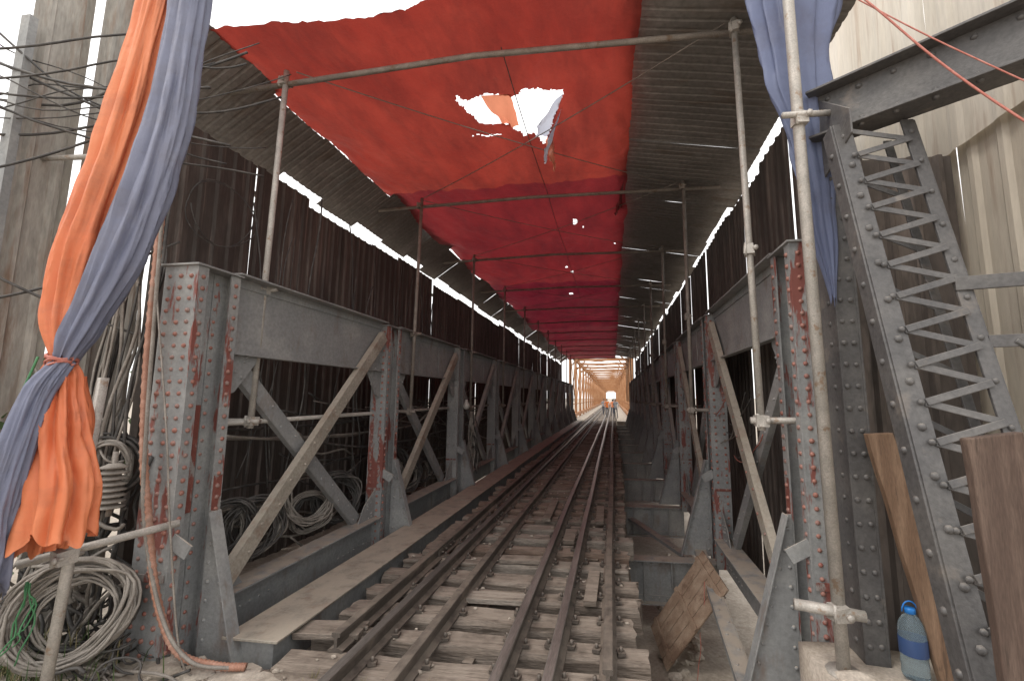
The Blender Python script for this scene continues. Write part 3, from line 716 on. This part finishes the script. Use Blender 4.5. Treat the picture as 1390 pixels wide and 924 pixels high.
for z0,z1 in((3.9,4.9),(2.9,4.2),(2.2,3.0),(3.2,2.2)):
    cb.tube(bez((-4.7,1.7,z0),(-3.35,2.9,z1),.15,18,.08),.009,'cable',6)
coil(cb,(-3.85,3.75,3.6),(1,-.2,0),.32,2,.006,'cable',.1)
for i in range(12):
    y0=random.uniform(4,9);cb.tube(bez((1.35,y0,random.uniform(1.4,1.9)),(1.5,y0+1.6,random.uniform(1.0,1.9)),.15,16,.12),.006,random.choice(('cable','cablegrey','rope')),5)
for i in range(26):
    cb.tube(bez((-2.92+random.uniform(-.05,.05),9.0,1.5),(-2.9+random.uniform(-.14,.14),9.0+random.uniform(-.2,.2),random.uniform(.2,.5)),.05,10,.12,(0,1,0)),.010,random.choice(('cablegrey','cable')),5)
cb.obj()
cd=MB("corrugated_conduit")
pth=smooth_path([(-3.36,2.88,4.0),(-3.31,2.72,3.3),(-3.27,2.68,2.7),(-3.25,2.68,2.0),(-3.18,2.67,1.4),(-3.08,2.67,.95),(-2.96,2.67,.5),(-2.8,2.70,.17),(-2.6,2.78,.06),(-2.42,2.84,.03)],28)
cd.tube(pth,.024,'conduit',9,rf=lambda i:1.12 if i%3==0 else .93)
cd.obj()
cd=MB("grey_conduit");cd.tube(smooth_path([(-3.25,2.66,3.2),(-3.2,2.65,2.4),(-3.16,2.65,1.6),(-3.1,2.65,1.0),(-2.9,2.66,.4),(-2.7,2.7,.12),(-2.5,2.8,.04)],16),.012,'cablegrey',7)
cd.tube(smooth_path([(-3.3,2.68,2.8),(-2.95,2.6,1.6),(-2.85,2.62,.9),(-2.75,2.7,.1),(-2.6,2.8,.0)],14),.006,'cablegrey',6);cd.obj()
ro=MB("pink_rope");ro.tube(bez((1.28,2.75,4.75),(2.2,2.05,2.6),.12,24,.02),.006,'rope',6);ro.tube(bez((1.28,2.8,4.6),(2.9,1.6,1.9),.1,24,.02),.004,'rope',6)
ro.tube(bez((.95,5.3,-.2),(.8,5.1,-1.1),.05,12,.08),.004,'rope',5);ro.obj()
gr=MB("green_cord");gr.tube(smooth_path([(-3.05,1.95,2.0),(-3.15,1.9,1.4),(-3.1,1.95,.8),(-3.2,2.0,.4)]),.006,'green',6)
for i in range(5):gr.tube(bez((-3.14+random.uniform(-.03,.03),2.1,.8),(-3.2+random.uniform(-.06,.05),2.1+random.uniform(-.05,.05),random.uniform(.35,.5)),.05,10,.05,(1,0,0)),.004,'green',5)
gr.obj()
ins=MB("ceramic_insulator")
for i in range(8):
    lathe(ins,(-3.34,2.62,1.05+i*.037),[(.0,0),(.075,.004),(.08,.012),(.045,.026),(.03,.037)],'cablegrey',16)
ins.tube([(-3.34,2.62,1.0),(-3.34,2.62,1.42)],.016,'galvdark',8);ins.obj()
lm=MB("hanging_lamp_bulb");lathe(lm,(-2.9,8.6,1.55),[(.0,0),(.05,.02),(.065,.07),(.05,.12),(.03,.16),(.03,.2),(0,.2)],'white',14);lm.obj()
# ------------------------------------------------------------------ vegetation bottom left
pl=MB("grass_clump")
for i in range(700):
    x=random.gauss(-3.75,.35);y_=random.gauss(2.25,.2);h=random.uniform(.08,.34);a=random.uniform(0,6.28);l=random.uniform(.02,.16);w=.004
    z=zf(x,min(y_,2.9));d=V((math.cos(a),math.sin(a),0));s_=V((-d.y,d.x,0))*w
    p=[V((x,y_,z)),V((x,y_,z))+d*l*.4+V((0,0,h*.6)),V((x,y_,z))+d*l+V((0,0,h))]
    pl.add([p[0]-s_,p[0]+s_,p[1]+s_*.8,p[1]-s_*.8,p[2]],[(0,1,2,3),(3,2,4)],random.choice(('leaf','leaf','drygrass')))
for i in range(60):
    x=random.uniform(-1.2,-.4) if i%2 else random.uniform(-2.2,-1.5);y_=random.uniform(2.6,2.95);z=zf(x,y_)
    for q in range(4):
        a=random.uniform(0,6.28);d=V((math.cos(a),math.sin(a),0))*.03;pl.add([(x-.003,y_,z),(x+.003,y_,z),V((x,y_,z+random.uniform(.03,.07)))+d],[(0,1,2)],'drygrass')
pl.obj()
bs=MB("shrub")
for i in range(700):
    c=V((random.gauss(-5.3,.5),random.gauss(2.9,.5),random.uniform(-.1,2.2)));u=V([random.uniform(-1,1) for _ in range(3)]).normalized()*.05;w=u.orthogonal().normalized()*.025
    bs.add([c-u,c+w,c+u,c-w],[(0,1,2,3)],'leaf')
for i in range(7): bs.tube(bez((-5.3+random.uniform(-.3,.3),2.9,-.3),(-5.3+random.uniform(-.6,.6),2.9+random.uniform(-.5,.5),2.1),.1,8,.1,(1,0,0)),.012,'plankdark',5)
bs.obj()
# ------------------------------------------------------------------ far open bridge
fr=MB("far_truss_bridge");F_='far';YE=230
for xx in(-3.5,1.55):
    fr.b2((xx-.12,36.5,5.3),(xx+.12,YE,5.6),F_);fr.b2((xx-.12,36.5,.1),(xx+.12,YE,.4),F_);fr.b2((xx-.03,36.5,1.2),(xx+.03,YE,1.28),F_)
    yy=37
    while yy<YE:
        fr.b2((xx-.11,yy-.11,-.2),(xx+.11,yy+.11,5.3),F_)
        fr.bar((xx,yy,.4),(xx,yy+5.5,5.3) ,.14,.08,F_);fr.bar((xx+.05,yy+5.5,.4),(xx+.05,yy,5.3) ,.10,.05,F_)
        yy+=5.5
yy=37
while yy<YE:
    fr.b2((-3.38,yy-.09,5.3),(1.43,yy+.09,5.5),F_)
    if int(yy*2)%4<2: fr.b2((-3.38,yy-.06,4.6),(1.43,yy+.06,4.72),F_)
    fr.bar((-3.38,yy,5.45),(1.43,yy+5.5,5.45),.09,.06,F_,(0,0,1));fr.bar((1.43,yy,5.53),(-3.38,yy+5.5,5.53),.09,.06,F_,(0,0,1))
    fr.bar((-3.38,yy,4.5),(-2.6,yy,5.28),.1,.08,F_,(0,1,0));fr.bar((1.43,yy,4.5),(.65,yy,5.28),.1,.08,F_,(0,1,0))
    yy+=5.5
fr.b2((-3.35,35.2,-.35),(-2.4,YE,-.02),'ground');fr.b2((.3,35.2,-.35),(1.4,YE,-.02),'ground')
fr.obj()
# ------------------------------------------------------------------ people
def person(x,y,z,h,face,vest,stride=.18,arm=.1):
    s=h/1.72
    J=[(0,0,.95),(0,0,1.12),(0,0,1.36),(0,0,1.47),
       (-.19,0,1.40),(-.24,.03,1.13),(-.22,-.08-arm,.90),(.19,0,1.40),(.24,-.03,1.13),(.22,-.1+arm,.90),
       (-.09,0,.90),(-.10,-stride*.5,.50),(-.10,stride*.1-stride,.08),(.09,0,.90),(.10,stride*.3,.50),(.10,stride,.09),
       (-.10,-stride-.16,.03),(.10,stride-.14,.03)]
    E=[(0,1),(1,2),(2,3),(2,4),(4,5),(5,6),(2,7),(7,8),(8,9),(0,10),(10,11),(11,12),(0,13),(13,14),(14,15),(12,16),(15,17)]
    Rr=[.13,.12,.14,.055,.06,.045,.033,.06,.045,.033,.085,.06,.042,.085,.06,.042,.03,.03]
    me=bpy.data.meshes.new("p");me.from_pydata([V(q)*s for q in J],E,[]);o=bpy.data.objects.new("p",me);scene.collection.objects.link(o)
    md=o.modifiers.new("s","SKIN");
    for i,sv in enumerate(me.skin_vertices[0].data): sv.radius=(Rr[i]*s,Rr[i]*s*.8);sv.use_root=(i==0)
    o.modifiers.new("ss","SUBSURF").levels=1
    dg=bpy.context.evaluated_depsgraph_get();em=bpy.data.meshes.new_from_object(o.evaluated_get(dg));bpy.data.objects.remove(o)
    b=MB("worker");R_=Matrix.Rotation(face,3,'Z')
    for pg in em.polygons:
        c=sum((em.vertices[i].co for i in pg.vertices),V())/len(pg.vertices);zz=c.z/s
        mt='skin' if zz>1.44 else ('trous' if zz<.93 and abs(c.x)<.19*s else ('skin' if abs(c.x)>.17*s and zz<1.15 else vest))
        if zz<.06: mt='hair'
        b.add([V((x,y,z))+R_@em.vertices[i].co for i in pg.vertices],[tuple(range(len(pg.vertices)))],mt,True)
    hc=V((0,-.01,1.60))*s
    vs=[];n=12;m=8
    for j in range(m+1):
        t=math.pi*j/m
        for i in range(n):
            a=2*math.pi*i/n;q=V((math.sin(t)*math.cos(a)*.078,math.sin(t)*math.sin(a)*.095,math.cos(t)*.118))*s
            vs.append(V((x,y,z))+R_@(hc+q))
    fh=[(j*n+i,(j+1)*n+i,(j+1)*n+(i+1)%n,j*n+(i+1)%n) for j in range(m) for i in range(n)]
    b.add(vs,[f for k,f in enumerate(fh) if k//n<3 or(k//n<5 and (k%n)<6)],'hair',True);b.add(vs,[f for k,f in enumerate(fh) if not(k//n<3 or(k//n<5 and (k%n)<6))],'skin',True)
    b.add([V((x,y,z))+R_@(hc+V(q)*s) for q in((-.014,-.09,.02),(.014,-.09,.02),(0,-.118,-.02),(0,-.09,-.03))],[(0,1,2),(0,2,3),(1,3,2)],'skin')
    b.obj()
person(-.55,41,.02,1.72,.2,'vest');person(.22,39,.02,1.7,-.3,'shirt',.22);person(-.05,44,.02,1.66,2.9,'vest',.1);person(-1.0,47,.02,1.7,.5,'shirt');person(.1,50,.02,1.7,3.0,'trous')
# ------------------------------------------------------------------ world & sun (bright hazy overcast)
w=bpy.data.worlds.new("World");scene.world=w;w.use_nodes=True;nt=w.node_tree;nt.nodes.clear()
o=nt.nodes.new("ShaderNodeOutputWorld");bg=nt.nodes.new("ShaderNodeBackground");sk=nt.nodes.new("ShaderNodeTexSky")
sk.sky_type='NISHITA';sk.sun_disc=False;sk.sun_elevation=math.radians(55);sk.sun_rotation=math.radians(232);sk.dust_density=6;sk.air_density=1.0;sk.ozone_density=1
mx=nt.nodes.new("ShaderNodeMix");mx.data_type='RGBA';mx.inputs[0].default_value=.85
mx.inputs[7].default_value=(13.4,13.2,12.9,1);nt.links.new(sk.outputs[0],mx.inputs[6])
bg.inputs[1].default_value=.15;nt.links.new(mx.outputs[2],bg.inputs[0]);nt.links.new(bg.outputs[0],o.inputs[0])
sd=bpy.data.lights.new("sun","SUN");sd.energy=1.1;sd.angle=math.radians(16);sd.color=(1,.96,.9)
so=bpy.data.objects.new("sun",sd);scene.collection.objects.link(so)
el=math.radians(55);az=math.radians(232);dvec=V((math.sin(az)*math.cos(el),math.cos(az)*math.cos(el),math.sin(el)))
so.rotation_euler=dvec.to_track_quat('Z','Y').to_euler()
# ------------------------------------------------------------------ camera
ph=math.atan(78/600);th=math.atan(87/600*math.cos(ph))
Rv=V((math.cos(th),math.sin(th),0));Fv=V((-math.sin(th),math.cos(th),0));fw=Fv*math.cos(ph)+V((0,0,math.sin(ph)));up=Rv.cross(fw)
cam=bpy.data.cameras.new("camera");co=bpy.data.objects.new("camera",cam);scene.collection.objects.link(co)
co.matrix_world=Matrix.Translation((0,0,1.78))@Matrix((Rv,up,-fw)).transposed().to_4x4()
cam.sensor_width=36;cam.lens=36*600/1390;cam.shift_x=-50/1390;cam.clip_end=6000;cam.clip_start=.05
scene.camera=co
scene.view_settings.view_transform='Standard';scene.view_settings.look='None';scene.view_settings.exposure=0
